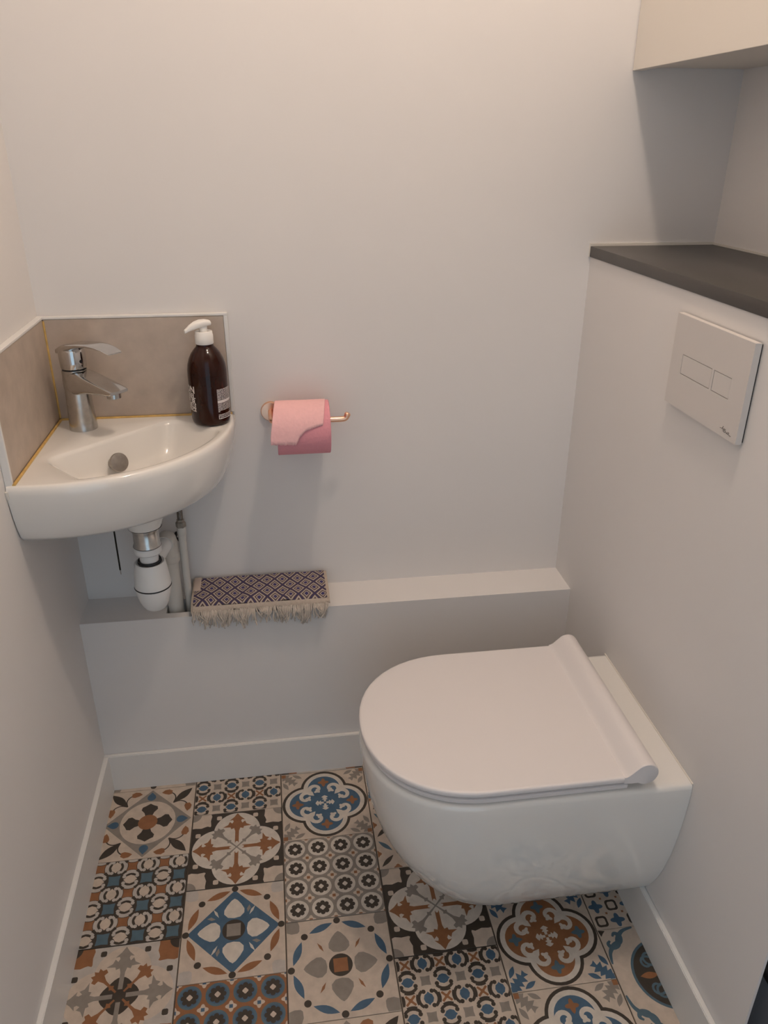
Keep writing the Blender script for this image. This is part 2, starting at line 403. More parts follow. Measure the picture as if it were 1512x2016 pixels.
def t_quatrefoil(field, accent, oak, cornd):
    m = Motif('be'); m.next()
    # oak leaves in the corners
    ok = [(0.98, 0.98), (0.98, 0.80), (0.90, 0.83), (0.92, 0.73), (0.83, 0.76), (0.83, 0.64), (0.74, 0.70), (0.70, 0.60), (0.66, 0.66), (0.60, 0.60)]
    ok = ok+[(y, x) for x, y in ok[::-1][:-1]]
    m.r4(oak, ok)
    m.r4(oak, leaf(0.62, 0.90, 0.26, 0.10, 0.5)); m.r4(oak, leaf(0.90, 0.62, 0.26, 0.10, 1.07))
    m.next(); m.r4(cornd, sq(0.95, 0.95, 0.055))
    for rr, cl in ((0.550, 'dk'), (0.485, 'wh'), (0.385, field)):
        m.next()
        for a in range(4): m.add(cl, circ(0.445*math.cos(a*PI/2), 0.445*math.sin(a*PI/2), rr, 34))
        m.add(cl, sq(0, 0, 0.42 if rr > .4 else 0.3))
    m.next()
    m.r4('wh', [(0.24, 0.24), (0.36, 0.27), (0.47, 0.37), (0.47, 0.47), (0.37, 0.47), (0.27, 0.36)])
    for q in range(4):
        for s in (0, 1):
            p = spiral(0.43, 0.20, 0.165, 0.06, 125, -150, 14)
            w = [0.11-0.045*i/14 for i in range(15)]
            if s: p = [(y, x) for x, y in p]
            m.st('wh', rotp(p, PI/2*q), w)
            e = flower(0.375, 0.165, 0.06, 3, .35, 18)
            if s: e = [(y, x) for x, y in e]
            m.add('wh', rotp(e, PI/2*q))
    m.r4(accent, flower(0.64, 0, 0.10, 4, .35, 24)); m.r4(accent, leaf(0.60, 0, 0.22, 0.1, 0))
    m.next()
    cr = [(0.025, 0.03), (0.028, 0.09), (0.07, 0.10), (0.03, 0.14), (0.08, 0.17), (0.045, 0.2), (0, 0.225)]
    m.r4('wh', cr+[(-x, y) for x, y in cr[::-1]])
    return m
def t_leaf_lattice():
    m = Motif('be'); m.next(); c = 0.4
    for i in range(-1, 6):
        for j in range(-1, 6):
            x, y = -1+c*(i+0.0), -1+c*(j+0.0)
            m.add('tl', leaf(x+c/2, y+c/2, 0.40, 0.10, -PI/4)) if (i+j) % 2 else m.add('dk', leaf(x+c/2, y+c/2, 0.40, 0.10, PI/4))
            if (i+j) % 2: m.add('or', flower(x, y, 0.085, 4, -.18, 16, PI))
    return m
def t_little_flowers():
    m = Motif('be'); m.next(); c = 2/6
    for i in range(6):
        for j in range(6):
            x, y = -1+c*(i+.5), -1+c*(j+.5)
            if (i+j) % 2: m.add('bl', flower(x, y, .115, 4, .32, 32))
            else:
                m.add('dk', flower(x, y, .13, 4, .1, 24, PI))
            m.add('or', sq(x+c/2, y+c/2, .022))
    m.next()
    for i in range(6):
        for j in range(6):
            if (i+j) % 2 == 0: m.add('be', flower(-1+c*(i+.5), -1+c*(j+.5), .082, 4, .1, 24, PI))
    return m
def t_big_medallion():
    m = Motif('be'); m.next()
    for q in range(4):
        for s in (0, 1):
            a = smoothpath([(0.98, 0.30, 0), (0.93, 0.52, 0), (0.80, 0.66, 0), (0.66, 0.72, 0), (0.62, 0.84, 0), (0.70, 0.90, 0), (0.76, 0.84, 0)], 5)
            p = [(v.x, v.y) for v in a]; w = [0.035+0.07*math.sin(PI*i/(len(p)-1)) for i in range(len(p))]
            if s: p = [(y, x) for x, y in p]
            m.st('tl', rotp(p, PI/2*q), w)
    m.r4('dk', [(1, 1), (0.86, 0.97), (0.92, 0.92), (0.97, 0.86)])
    m.add('tl', circ(0, 0, 0.69, 48)); m.next(); m.add('dk', circ(0, 0, 0.64, 48)); m.next()
    for q in range(4):
        for s in (0, 1):
            p = spiral(0.33, 0.24, 0.15, 0.05, 180, -160, 14)
            if s: p = [(x, -y) for x, y in p]
            m.st('tl', rotp(p, PI/2*q), 0.045)
    m.r4('or', leaf(0.38, 0, 0.36, 0.13, 0)); m.add('tl', flower(0, 0, .14, 8, .15, 40)); m.next(); m.add('be', circ(0, 0, .06, 12))
    return m
HX, HY = 0.0988, 0.0995
def clip(p, x0, x1, y0, y1):
    for ax, v, sg in ((0, x0, 1), (0, x1, -1), (1, y0, 1), (1, y1, -1)):
        out = []
        for i in range(len(p)):
            a, b = p[i-1], p[i]; ia = (a[ax]-v)*sg >= 0; ib = (b[ax]-v)*sg >= 0
            if ia != ib:
                t = (v-a[ax])/(b[ax]-a[ax]); out.append((a[0]+t*(b[0]-a[0]), a[1]+t*(b[1]-a[1])))
            if ib: out.append(b)
        p = out
        if len(p) < 3: return None
    return p
def tile_mesh(mo, win=(-1, 1, -1, 1)):
    V = []; Fc = []; Mi = []; nk = 0
    x0, x1, y0, y1 = win; e = 0.006
    bgi = KEYS.index(mo.bg)
    def ring(i, z): return [((x0+i)*HX, (y0+i)*HY, z), ((x1-i)*HX, (y0+i)*HY, z), ((x1-i)*HX, (y1-i)*HY, z), ((x0+i)*HX, (y1-i)*HY, z)]
    V += ring(e, 0)+ring(0, -0.0007)+ring(0, -0.009)
    Fc.append((0, 1, 2, 3)); Mi.append(bgi)
    for a in (0, 4):
        for i in range(4): j = (i+1) % 4; Fc.append((a+i, a+4+i, a+4+j, a+j)); Mi.append(bgi)
    Fc.append((11, 10, 9, 8)); Mi.append(bgi)
    for l, c, p in mo.sh:
        p = clip(p, x0+e, x1-e, y0+e, y1-e)
        if not p: continue
        q = [p[0]]
        for a in p[1:]:
            if abs(a[0]-q[-1][0])+abs(a[1]-q[-1][1]) > 1e-5: q.append(a)
        if abs(q[0][0]-q[-1][0])+abs(q[0][1]-q[-1][1]) < 1e-5: q.pop()
        if len(q) < 3: continue
        ar = sum(q[i-1][0]*q[i][1]-q[i][0]*q[i-1][1] for i in range(len(q)))
        if abs(ar) < 1e-6: continue
        if ar < 0: q = q[::-1]
        k = len(V); nk += 1; V += [(x*HX, y*HY, 0.00002*l+0.0000004*nk) for x, y in q]; Fc.append(tuple(range(k, k+len(q)))); Mi.append(KEYS.index(c))
    me = bpy.data.meshes.new('tile'); me.from_pydata(V, [], Fc)
    for kk in KEYS: me.materials.append(TM[kk])
    me.polygons.foreach_set('material_index', Mi); me.update()
    return me
MOT = {'A': t_diamond_petal(), 'B': t_trellis('dk', 'be', 'dk', 'pg', 'tl', 'dk'), 'C': t_cross('pg', 'be', 'gy', 'or', 'or', 'dk', 'dk', 'dk'),
       'D': t_trellis('be', 'bl', 'dk', 'dk', 'gy', 'be'), 'E': t_cross('dk', 'wh', 'or', 'gy', 'be', 'gy', 'be'),
       'F': t_leaf_ring('bl', 'or', 'dk', 'wh', 'dk', 'gy', 'wh', 'pg'), 'G': t_rosettes('or', 'tl', 'bl', 'dk', 'be', 'be', 'bl'),
       'H': t_quatrefoil('bl', 'or', 'gy', 'or'), 'I': t_rosettes('gy', 'wh', None, 'dk', 'wh', 'be', 'or'),
       'J': t_leaf_ring(None, 'bl', 'dk', 'gy', 'dk', 'or', 'or', 'gy'), 'L': t_leaf_lattice(), 'K': t_quatrefoil('or', 'tl', 'bl', 'bl'),
       'M': t_little_flowers(), 'N': t_big_medallion()}
floor = struct('floor', B(-T, W2+T, YF-T, T, -0.06, -0.0022), mat('floor_grout', srgb(92, 82, 72), 0.85, noise=0.1, scale=90))
CACHE = {}
def put_tile(key, col, ytop):
    """tile of pattern key in column col whose far edge lies at y = ytop, cut where walls stand"""
    xc = X0+S*(col+0.5); yc = ytop-S/2
    xa = max(-1.0, (0.0005-xc)/HX); xb_ = W if yc > -0.70 else W2
    xb = min(1.0, (xb_-0.0005-xc)/HX); yb = min(1.0, (-DL-0.0005-yc)/HY); ya = max(-1.0, (YF-T-yc)/HY)
    if xb-xa < 0.02 or yb-ya < 0.02: return
    wkey = (key, round(xa, 3), round(xb, 3), round(ya, 3), round(yb, 3))
    if wkey not in CACHE: CACHE[wkey] = tile_mesh(MOT[key], (xa, xb, ya, yb))
    o = bpy.data.objects.new('tile', CACHE[wkey]); COL.objects.link(o); o.parent = floor
    o.location = (xc, yc, random.uniform(-0.0003, 0.0))
LAY = [(-0.3207+2*S, 'JABCGEIHFD'), (-0.2172+S, 'DEFGAJCLIH'), (-0.3172+2*S, 'CHIJAGDFEK'), (-0.4191+2*S, 'KLEDFGHJAB'), (-0.7144+3*S, 'BIKHCELADJ'), (-0.6165+3*S, 'AFMNBHIECD'), (-0.55+S, 'EBGCAJDHFI')]
for c, (yt, keys) in enumerate(LAY):
    for r, k in enumerate(keys): put_tile(k, c, yt-r*S)

# ================================================================== TOILET
TY = -0.4985
def dshape(xf, hw, xr, z, n=26, sup=2.15):
    """D outline: straight sides from the wall xr, round nose at xf"""
    xcn = xf+hw*1.02; a = xcn-xf; pts = []
    for i in range(n+1):
        t = PI*(i/n)-PI/2
        cx, sy = abs(math.cos(t))**(2/sup), math.copysign(abs(math.sin(t))**(2/sup), math.sin(t))
        pts.append((xcn-a*cx, TY+hw*sy, z))
    k = 6
    up = [(xcn+(xr-xcn)*j/k, TY+hw, z) for j in range(1, k+1)]
    dn = [(xr+(xcn-xr)*j/k, TY-hw, z) for j in range(0, k)]
    return pts+up+dn
th = thing('toilet', 'white wall-hung toilet with its flat lid closed', 'toilet', (W, TY, 0.08))
prof = [(0.086, 0.735, 0.088), (0.089, 0.715, 0.100), (0.098, 0.692, 0.111), (0.12, 0.662, 0.125), (0.16, 0.630, 0.143), (0.20, 0.606, 0.156), (0.25, 0.584, 0.168), (0.30, 0.570, 0.176), (0.35, 0.560, 0.1815), (0.40, 0.5545, 0.1845), (0.419, 0.5535, 0.1850), (0.426, 0.555, 0.1840), (0.4290, 0.559, 0.180), (0.4298, 0.566, 0.174)]
bm = bmesh.new(); rings(bm, [dshape(xf, hw, W-0.0005, z) for z, xf, hw in prof])
part('bowl', bm, M['ceramic'], th, 50)
bm = bmesh.new(); rings(bm, [dshape(0.5600-d, 0.1815+d, 0.972, z) for z, d in ((0.4299, -0.024), (0.4338, -0.020), (0.4342, -0.002), (0.4352, 0.0), (0.4420, 0.001), (0.4434, -0.0005), (0.4440, -0.004))])
part('seat', bm, M['lid'], th, 50)
# lid: flat D plate whose rear edge swells into a round hinge bar
LX = 0.963; HXC = 0.9995; HR = 0.0208; HZ = 0.4648
def lidplate():
    bm = bmesh.new()
    rings(bm, [dshape(0.5535+d, 0.1865-d, LX, z) for z, d in ((0.4441, 0.040), (0.4505, 0.034), (0.4508, 0.003), (0.4516, 0.0008), (0.4532, 0.0), (0.4580, 0.0), (0.4604, 0.0006), (0.4616, 0.0022), (0.4620, 0.006))])
    return bm
lid = part('lid', lidplate(), M['lid'], th, 50)
bm = bmesh.new(); pf = []
pf += [(LX-0.002, 0.4608)]
cst = smoothpath([(LX-0.0005, 0.4620, 0), (LX+0.003, 0.4632, 0), (LX+0.008, 0.4665, 0), (LX+0.0195, 0.4775, 0)], 5)
pf = [(v.x, v.y) for v in cst]
pf += [(HXC+HR*math.cos(R(a)), HZ+HR*math.sin(R(a))) for a in range(136, -130, -12)]
pf += [(LX+0.012, 0.4480), (LX-0.0005, 0.4495)]
rs = []
for y, k in ((TY-0.1865, 0.94), (TY-0.1855, 0.98), (TY-0.183, 1.0), (TY+0.183, 1.0), (TY+0.1855, 0.98), (TY+0.1865, 0.94)):
    mx = HXC-0.01; mz = HZ
    rs.append([((x-mx)*k+mx if x > LX else x, y, (z-mz)*k+mz) for x, z in pf])
rings(bm, rs)
part('hinge_bar', bm, M['lid'], th, 45, lid)
for sy in (-1, 1): part('hinge_post', lathe([(0.012, 0.4299), (0.012, 0.4365), (0.010, 0.442)], HXC, TY+sy*0.08, 20), M['chrome'], th, 40)
bm = bmesh.new(); tube([(W-0.0008, TY-0.1842, 0.43), (W-0.0008, TY+0.1842, 0.43)], 0.0016, 8, bm)
part('sealant_bead', bm, M['silicone'], th, 60)

# ------------------------------------------------------------------ flush plate
th = thing('flush_plate', 'square white dual flush plate with two buttons on the cistern box', 'flush plate', (W, -0.5, 1.07))
px = W-0.0125
y1_, y0_, z0_, z1_ = -0.4085, -0.6225, 1.0045, 1.1475
bts = [(-0.5305, -0.4435, 1.0595, 1.0887), (-0.5835, -0.5378, 1.0595, 1.0887)]
part('back_frame', B(W-0.0035, W-0.0002, y0_+0.002, y1_-0.002, z0_+0.002, z1_-0.002), M['groove'], th)
# face plate with cut-outs for the buttons
bm = bmesh.new(); g = 0.0008
ys = [y0_, bts[1][0]-g, bts[1][1]+g, bts[0][0]-g, bts[0][1]+g, y1_]; zs = [z0_, bts[0][2]-g, bts[0][3]+g, z1_]
for i in range(5):
    for j in range(3):
        if j == 1 and i in (1, 3): continue
        box(bm, px, W-0.003, ys[i], ys[i+1], zs[j], zs[j+1])
bmesh.ops.remove_doubles(bm, verts=bm.verts, dist=1e-6)
dup = {}
for f in bm.faces: dup.setdefault(tuple(sorted(v.index for v in f.verts)), []).append(f)
bm.verts.index_update(); dup = {}
for f in bm.faces: dup.setdefault(tuple(sorted(v.index for v in f.verts)), []).append(f)
bmesh.ops.delete(bm, geom=[f for l in dup.values() if len(l) > 1 for f in l], context='FACES_ONLY')
part('face_plate', bm, M['plate'], th)
for a, b_, c, d in bts: part('flush_button', B(px+0.0002, W-0.004, a, b_, c, d, 0.0005), M['plate'], th)
bm = bmesh.new()
for p in ([(0, .5), (.2, .62), (.26, .9)], [(.26, .9), (.2, .5), (.34, .62), (.5, .66)], [(.34, .62), (.32, .3), (.42, .2), (.54, .34), (.46, .5), (.34, .42)], [(.54, .34), (.64, .2), (.66, .42)], [(.64, .22), (.8, .22), (1, .12)], [(.72, .5), (.82, .46), (.78, .32)]):
    q = smoothpath([(px-0.0002, -0.5790-0.0295*a, 1.0105+0.0105*b_) for a, b_ in p], 3); tube(q, 0.00042, 6, bm)
part('logo', bm, M['logo'], th)

# ================================================================== WASHBASIN
BC = Vector((0.19, -0.19)); NB = 96
ZT = 0.884
def r_arc(t): return 0.352+0.029*abs(math.sin(2*t))**1.1
OUT = [(0.0015, -0.0015)]+[(r_arc(t)*math.cos(t), -max(r_arc(t)*math.sin(t), 0.0015)) for t in [PI/2*i/60 for i in range(61)]]
OUT = [(max(x, 0.0015), y) for x, y in OUT]
def offs(poly, ang, c=BC):
    d = Vector((math.cos(ang), math.sin(ang))); best = None
    for i in range(len(poly)):
        a = Vector(poly[i-1])-c; b = Vector(poly[i])-c; e = b-a
        den = d.x*e.y-d.y*e.x
        if abs(den) < 1e-12: continue
        t = (a.x*e.y-a.y*e.x)/den; s = (a.x*d.y-a.y*d.x)/den
        if t > 0 and -1e-9 <= s <= 1+1e-9 and (best is None or t > best): best = t
    return best
ANG = [2*PI*i/NB for i in range(NB)]
# make sure the three sharp corners of the outline are hit exactly
for cx, cy in ((0.0015, -0.0015), (r_arc(0), -0.0015), (0.0015, -r_arc(0))):
    a = math.atan2(cy-BC.y, cx-BC.x) % (2*PI); i = min(range(NB), key=lambda k: abs(ANG[k]-a)); ANG[i] = a
RO = [offs(OUT, a) for a in ANG]
BOWL = []
def rc(pts, rad, k=6):
    out = []; n = len(pts)
    for i in range(n):
        p = Vector(pts[i]); a = Vector(pts[i-1])-p; b = Vector(pts[(i+1) % n])-p
        r_ = min(rad, a.length*.45, b.length*.45); s_, e_ = p+a.normalized()*r_, p+b.normalized()*r_
        for j in range(k+1):
            t = j/k; out.append(tuple((1-t)**2*s_+2*t*(1-t)*p+t*t*e_))
    return out
def bowl_outline(inset):
    arcp = []
    for i in range(13):
        t = R(18.5)+R(53)*i/12; rr = r_arc(t)-0.020; arcp.append((rr*math.cos(t), -rr*math.sin(t)))
    return [(0.030, -0.232), (0.232, -0.030)]+arcp
BO = rc(bowl_outline(0), 0.030, 6)
RB = [offs(BO, a) for a in ANG]
def bring(f, z): return [(BC.x+f(i)*math.cos(ANG[i]), BC.y+f(i)*math.sin(ANG[i]), z) for i in range(NB)]
def arcscale(i, s):
    """shrink the outline towards the wall corner on the curved side only"""
    x, y = BC.x+RO[i]*math.cos(ANG[i]), BC.y+RO[i]*math.sin(ANG[i])
    return (x*s if x > 0.01 else x, y*s if y < -0.01 else y)
th = thing('corner_washbasin', 'small white ceramic corner washbasin on the wall', 'washbasin', (0, 0, 0.77))
rs = []
for z, s in ((0.766, 0.80), (0.7665, 0.86), (0.772, 0.905), (0.782, 0.935), (0.80, 0.958), (0.825, 0.980), (0.85, 0.994), (0.868, 1.0), (0.876, 0.9985), (0.8815, 0.992), (0.8838, 0.984), (0.884, 0.972)):
    rs.append([(*arcscale(i, s), z) for i in range(NB)])
last = rs[-1]
rs.append([tuple(Vector(a)*0.5+Vector(b)*0.5) for a, b in zip(last, bring(lambda i: RB[i]+0.004, ZT))])
# bowl centre moves forward/down so that the slope under the tap is long
BX = Vector((0.205, -0.205))
def bowlring(f, z):
    out = []
    for i in range(NB):
        p = Vector((BC.x+RB[i]*math.cos(ANG[i]), BC.y+RB[i]*math.sin(ANG[i])))
        q = BX+(p-BX)*f; out.append((q.x, q.y, z))
    return out
rs += [bowlring(1.02, ZT-0.0002), bowlring(0.995, ZT-0.0018), bowlring(0.965, ZT-0.008), bowlring(0.91, ZT-0.022), bowlring(0.83, ZT-0.042), bowlring(0.72, ZT-0.060), bowlring(0.56, ZT-0.074), bowlring(0.38, ZT-0.081), bowlring(0.2, ZT-0.084), bowlring(0.12, ZT-0.085)]
bm = bmesh.new(); rings(bm, rs)
part('basin', bm, M['ceramic'], th, 60)
part('waste_boss', lathe([(0.050, 0.768), (0.046, 0.752), (0.036, 0.728), (0.032, 0.7165)], 0.175, -0.172, 32), M['ceramic'], th, 50)
# overflow cap on the slope beneath the tap
dn = Vector((0.58, -0.74, 0.36)).normalized(); oc = Vector((0.1405, -0.1655, 0.846))
def disc_on(c, d, prof, n=36):
    a = d.orthogonal().normalized(); b = d.cross(a); bm = bmesh.new()
    rings(bm, [[c+d*h+(a*math.cos(2*PI*i/n)+b*math.sin(2*PI*i/n))*r for i in range(n)] for r, h in prof]); return bm
part('overflow_cap', disc_on(oc, dn, [(0.012, -0.012), (0.012, 0.006), (0.0165, 0.0065), (0.0178, 0.0075), (0.0178, 0.0105), (0.0168, 0.0118), (0.012, 0.0124)]), mat('dull_chrome', (0.40, 0.37, 0.34, 1), 0.38, 1.0, noise=0.15, scale=90), th, 40)
bm = lathe([(0.019, 0.8005), (0.019, 0.8035), (0.016, 0.8055), (0.004, 0.8065)], 0.205, -0.205, 30)
part('drain_plug', bm, M['chrome'], th, 40)
# yellowed silicone along both tiles
bm = bmesh.new(); zz = ZT+0.0007
tube([(0.016, -0.0142, zz), (0.350, -0.0142, zz)], 0.0028, 8, bm); tube([(0.0142, -0.016, zz), (0.0142, -0.347, zz)], 0.0028, 8, bm)
part('silicone_joint', bm, M['grout_old'], th, 60)
bm = bmesh.new()
tube([(0.0015, -0.352, 0.876), (0.0025, -0.350, 0.866), (0.0015, -0.345, 0.855), (0.001, -0.34, 0.84)], [0.003, 0.004, 0.003, 0.0015], 8, bm); part('sealant_bead', bm, M['silicone'], th, 60)
bm = bmesh.new(); tube([(0.3515, -0.002, 0.878), (0.352, -0.002, 0.868), (0.348, -0.0015, 0.84), (0.325, -0.0015, 0.785)], [0.002, 0.0025, 0.002, 0.001], 8, bm)
part('sealant_bead', bm, M['silicone'], th, 60)

# splashback tiles with white edge strips
th = thing('splashback_tile', 'taupe stoneware tile behind the soap bottle, edged by white strips', 'tile', (0.18, 0, 0.885))
part('tile', B(0.0125, 0.3475, -0.0115, -0.0005, 0.8865, 1.0815, 0.0006), M['splash'], th)
bm = bmesh.new(); box(bm, 0.0, 0.3555, -0.0125, -0.0002, 1.0818, 1.0868, 0.001); box(bm, 0.3478, 0.3555, -0.0125, -0.0002, 0.8875, 1.0822, 0.001)
part('edge_strip', bm, M['trim'], th)
part('corner_joint', tube([(0.0128, -0.0128, 0.888), (0.0130, -0.0128, 0.94), (0.0127, -0.0128, 1.0), (0.0128, -0.0128, 1.0790)], 0.0021, 8), M['grout_old'], th, 60)
th = thing('splashback_tile', 'taupe stoneware tile on the side wall beside the tap', 'tile', (0, -0.17, 0.885))
part('tile', B(0.0005, 0.0115, -0.3405, -0.0125, 0.8865, 1.0815, 0.0006), M['splash'], th)
bm = bmesh.new(); box(bm, 0.0002, 0.0125, -0.3470, -0.0126, 1.0818, 1.0868, 0.001); box(bm, 0.0002, 0.0125, -0.3470, -0.3410, 0.8780, 1.0822, 0.001)
part('edge_strip', bm, M['trim'], th)

# ------------------------------------------------------------------ tap
TX, TYP = 0.0685, -0.068
ta = R(-41); td = Vector((math.cos(ta), math.sin(ta), 0)); tn = Vector((-td.y, td.x, 0))
th = thing('basin_tap', 'chrome single-lever mixer tap standing on the washbasin', 'tap', (TX, TYP, ZT))
def tp(l, w, z): return Vector((TX, TYP, 0))+td*l+tn*w+Vector((0, 0, z))
part('body', lathe([(0.0262, ZT), (0.0262, ZT+0.004), (0.0255, ZT+0.012), (0.0238, ZT+0.045), (0.0228, ZT+0.085), (0.0232, ZT+0.112), (0.0228, ZT+0.1165)], TX, TYP, 48), M['chrome_worn'], th, 50)
part('collar_ring', lathe([(0.0215, ZT+0.1165), (0.0215, ZT+0.1195)], TX, TYP, 40), M['gasket'], th, 50)
def sect(l, hw, z0, z1, dish=0.0, k=0.30, n=28):
    """rounded, slightly dished cross-section at distance l"""
    pts = []
    for i in range(n):
        t = 2*PI*i/n; c, s = math.cos(t), math.sin(t)
        x = math.copysign(abs(c)**k, c)*hw; zc, h = (z0+z1)/2, (z1-z0)/2
        z = zc+math.copysign(abs(s)**(k*1.4), s)*h
        if s > 0: z -= dish*(1-min(1, abs(x)/hw)**2)
        pts.append(tp(l, x, z))
    return pts
bm = bmesh.new()
rings(bm, [sect(-0.010, 0.0222, 0.950, 1.0000, 0, .55), sect(0.010, 0.0230, 0.953, 1.0015, 0.0, .5), sect(0.024, 0.0235, 0.957, 1.0000, 0.0008, .4), sect(0.045, 0.0232, 0.963, 0.9965, 0.0025, .35), sect(0.070, 0.0225, 0.9665, 0.9915, 0.004, .32), sect(0.096, 0.0218, 0.9690, 0.9855, 0.004, .30), sect(0.116, 0.0210, 0.9705, 0.9805, 0.003, .30), sect(0.1195, 0.0200, 0.9722, 0.9788, 0.002, .30)])
part('spout', bm, M['chrome'], th, 45)
c = tp(0.104, 0, 0)
part('aerator', lathe([(0.0115, 0.9615), (0.0128, 0.9625), (0.0128, 0.9715)], c.x, c.y, 28), M['chrome_worn'], th, 50)
bm = lathe([(0.0225, ZT+0.1195), (0.0235, ZT+0.1215), (0.0240, ZT+0.135), (0.0240, ZT+0.150), (0.0228, ZT+0.1565), (0.018, ZT+0.160)], TX, TYP, 44)
cap = part('lever_cap', bm, M['chrome'], th, 50)
bm = bmesh.new()
lv = [(-0.0225, 0.0185, 1.0290, 1.0395), (-0.005, 0.0228, 1.0330, 1.0475), (0.016, 0.0228, 1.0395, 1.0525), (0.042, 0.0215, 1.0480, 1.0555), (0.066, 0.0200, 1.0520, 1.0572), (0.088, 0.0188, 1.0525, 1.0562), (0.106, 0.0178, 1.0500, 1.0532), (0.120, 0.0168, 1.0460, 1.0488), (0.1235, 0.0150, 1.0452, 1.0474)]
rings(bm, [sect(l, w, a, b, 0.0, .42) for l, w, a, b in lv])
part('lever', bm, M['chrome'], th, 50)
dd = td
part('screw_cap', disc_on(tp(0.0236, 0, ZT+0.134), td, [(0.0032, -0.002), (0.0032, 0.0008), (0.002, 0.001)], 18), M['gasket'], th, 40)
part('lift_rod_knob', disc_on(tp(-0.0236, 0, ZT+0.055), -td, [(0.003, -0.003), (0.003, 0.004), (0.005, 0.005), (0.005, 0.009), (0.003, 0.0105)], 20), M['chrome'], th, 40)
bm = bmesh.new()
o = thing('lift_rod', 'thin dark metal rod hanging under the washbasin', 'rod', (0.107, -0.13, 0.59))
part('rod', tube([(0.1075, -0.13, 0.766), (0.1075, -0.13, 0.60)], 0.0017, 8), M['rod'], o, 60)
part('rod_tip', tube([(0.1075, -0.13, 0.60), (0.1075, -0.13, 0.590)], 0.0011, 8), M['chrome'], o, 60)

# ------------------------------------------------------------------ soap bottle
BXc, BYc = 0.3115, -0.0605
th = thing('soap_bottle', 'amber glass soap pump bottle with white pump head and white lettering', 'bottle', (BXc, BYc, ZT+0.0003))
z0 = ZT+0.0003
BP = [(0.030, 0.0), (0.034, 0.0012), (0.0365, 0.005), (0.0376, 0.012), (0.0379, 0.03), (0.0380, 0.095), (0.0376, 0.106), (0.0360, 0.117), (0.0325, 0.128), (0.0275, 0.138), (0.0215, 0.1455), (0.0172, 0.150), (0.0160, 0.153), (0.0160, 0.158)]
part('glass_body', lathe([(r, z0+z) for r, z in BP], BXc, BYc, 56), M['amber'], th, 60)
pmp = part('pump_collar', lathe([(0.0165, z0+0.1555), (0.0172, z0+0.1565), (0.0172, z0+0.172), (0.0166, z0+0.1735), (0.0162, z0+0.1782), (0.0150, z0+0.1795), (0.0085, z0+0.1785), (0.0085, z0+0.177)], BXc, BYc, 44), M['pump'], th, 40)
part('pump_stem', lathe([(0.0078, z0+0.176), (0.0072, z0+0.192)], BXc, BYc, 28), M['pump'], th, 50)
pa = R(203); pd = Vector((math.cos(pa), math.sin(pa), 0)); pn = Vector((-pd.y, pd.x, 0))
def pp(l, w, z): return Vector((BXc, BYc, z0))+pd*l+pn*w+Vector((0, 0, z))
def psec(l, hw, za, zb, n=20):
    out = []
    for i in range(n):
        t = 2*PI*i/n; c_, s_ = math.cos(t), math.sin(t)
        out.append(pp(l, math.copysign(abs(c_)**.6, c_)*hw, (za+zb)/2+math.copysign(abs(s_)**.6, s_)*(zb-za)/2))
    return out
bm = bmesh.new(); rings(bm, [psec(-0.0135, 0.0085, 0.1905, 0.1965), psec(-0.0125, 0.0100, 0.1895, 0.1985), psec(-0.004, 0.0112, 0.1885, 0.2005), psec(0.006, 0.0108, 0.1870, 0.2005), psec(0.016, 0.0085, 0.1845, 0.1980), psec(0.026, 0.0060, 0.1815, 0.1925), psec(0.033, 0.0042, 0.1790, 0.1870), psec(0.0365, 0.0036, 0.1780, 0.1845)])
part('pump_head', bm, M['pump'], th, 50)
def wrap_text(lines, phi_end, side, zrow, sizes):
    """lettering bent around the glass; side=+1: text ends at phi_end, -1: starts there"""
    bm = bmesh.new()
    for s_, z_, sz in zip(lines, zrow, sizes):
        me = text_mesh(s_, sz, 'RIGHT' if side > 0 else 'LEFT', 0.0006*sz/0.02)
        tmp = bmesh.new(); tmp.from_mesh(me); bpy.data.meshes.remove(me)
        for v in tmp.verts:
            ph = phi_end+v.co.x/0.0381
            v.co = Vector((BXc+0.0382*math.cos(ph), BYc+0.0382*math.sin(ph), z0+z_+v.co.y))
        me2 = bpy.data.meshes.new('t'); tmp.to_mesh(me2); tmp.free(); bm.from_mesh(me2); bpy.data.meshes.remove(me2)
    return bm
view = math.atan2(CAM.y-BYc, CAM.x-BXc)                 # side of the bottle that faces the room
bm = wrap_text(['SAVON', 'NATUREL', 'PUR', 'MARSEILLE', 'PROVENCE'], view-R(45), 1, [0.0665, 0.0560, 0.0445, 0.0375, 0.0300], [0.0185, 0.0130, 0.0150, 0.0095, 0.0095])
part('front_lettering', bm, M['label_ink'], th)
bm = bmesh.new()
def bar(ph0, ph1, za, zb):
    k = max(2, int((ph1-ph0)/R(5))); pr = None
    for i in range(k+1):
        ph = ph0+(ph1-ph0)*i/k; a = bm.verts.new((BXc+0.0382*math.cos(ph), BYc+0.0382*math.sin(ph), z0+za)); b = bm.verts.new((BXc+0.0382*math.cos(ph), BYc+0.0382*math.sin(ph), z0+zb))
        if pr: bm.faces.new((pr[0], a, b, pr[1]))
        pr = (a, b)
st = view+R(22); en = view+R(92)
zr = 0.0735; rnd = random.Random(3)
for k in range(20):
    if k == 9:
        bar(st, en, zr-0.0058, zr); zr -= 0.0072; continue
    if k == 17: zr -= 0.004
    if k == 18: bar(st, en, zr-0.0008, zr); bar(st, st+R(2), zr-0.006, zr); bar(en-R(2), en, zr-0.006, zr); bar(st, en, zr-0.0068, zr-0.006); 
    if k >= 18:
        zr -= 0.0022; p = st+R(4)
    else: p = st
    while p < en-R(4):
        L_ = R(rnd.uniform(5, 16)); bar(p, min(en, p+L_), zr-0.0012, zr); p += L_+R(1.2)
        if k == 16 and rnd.random() < .4: break
    zr -= 0.0024 if k < 18 else 0.0006
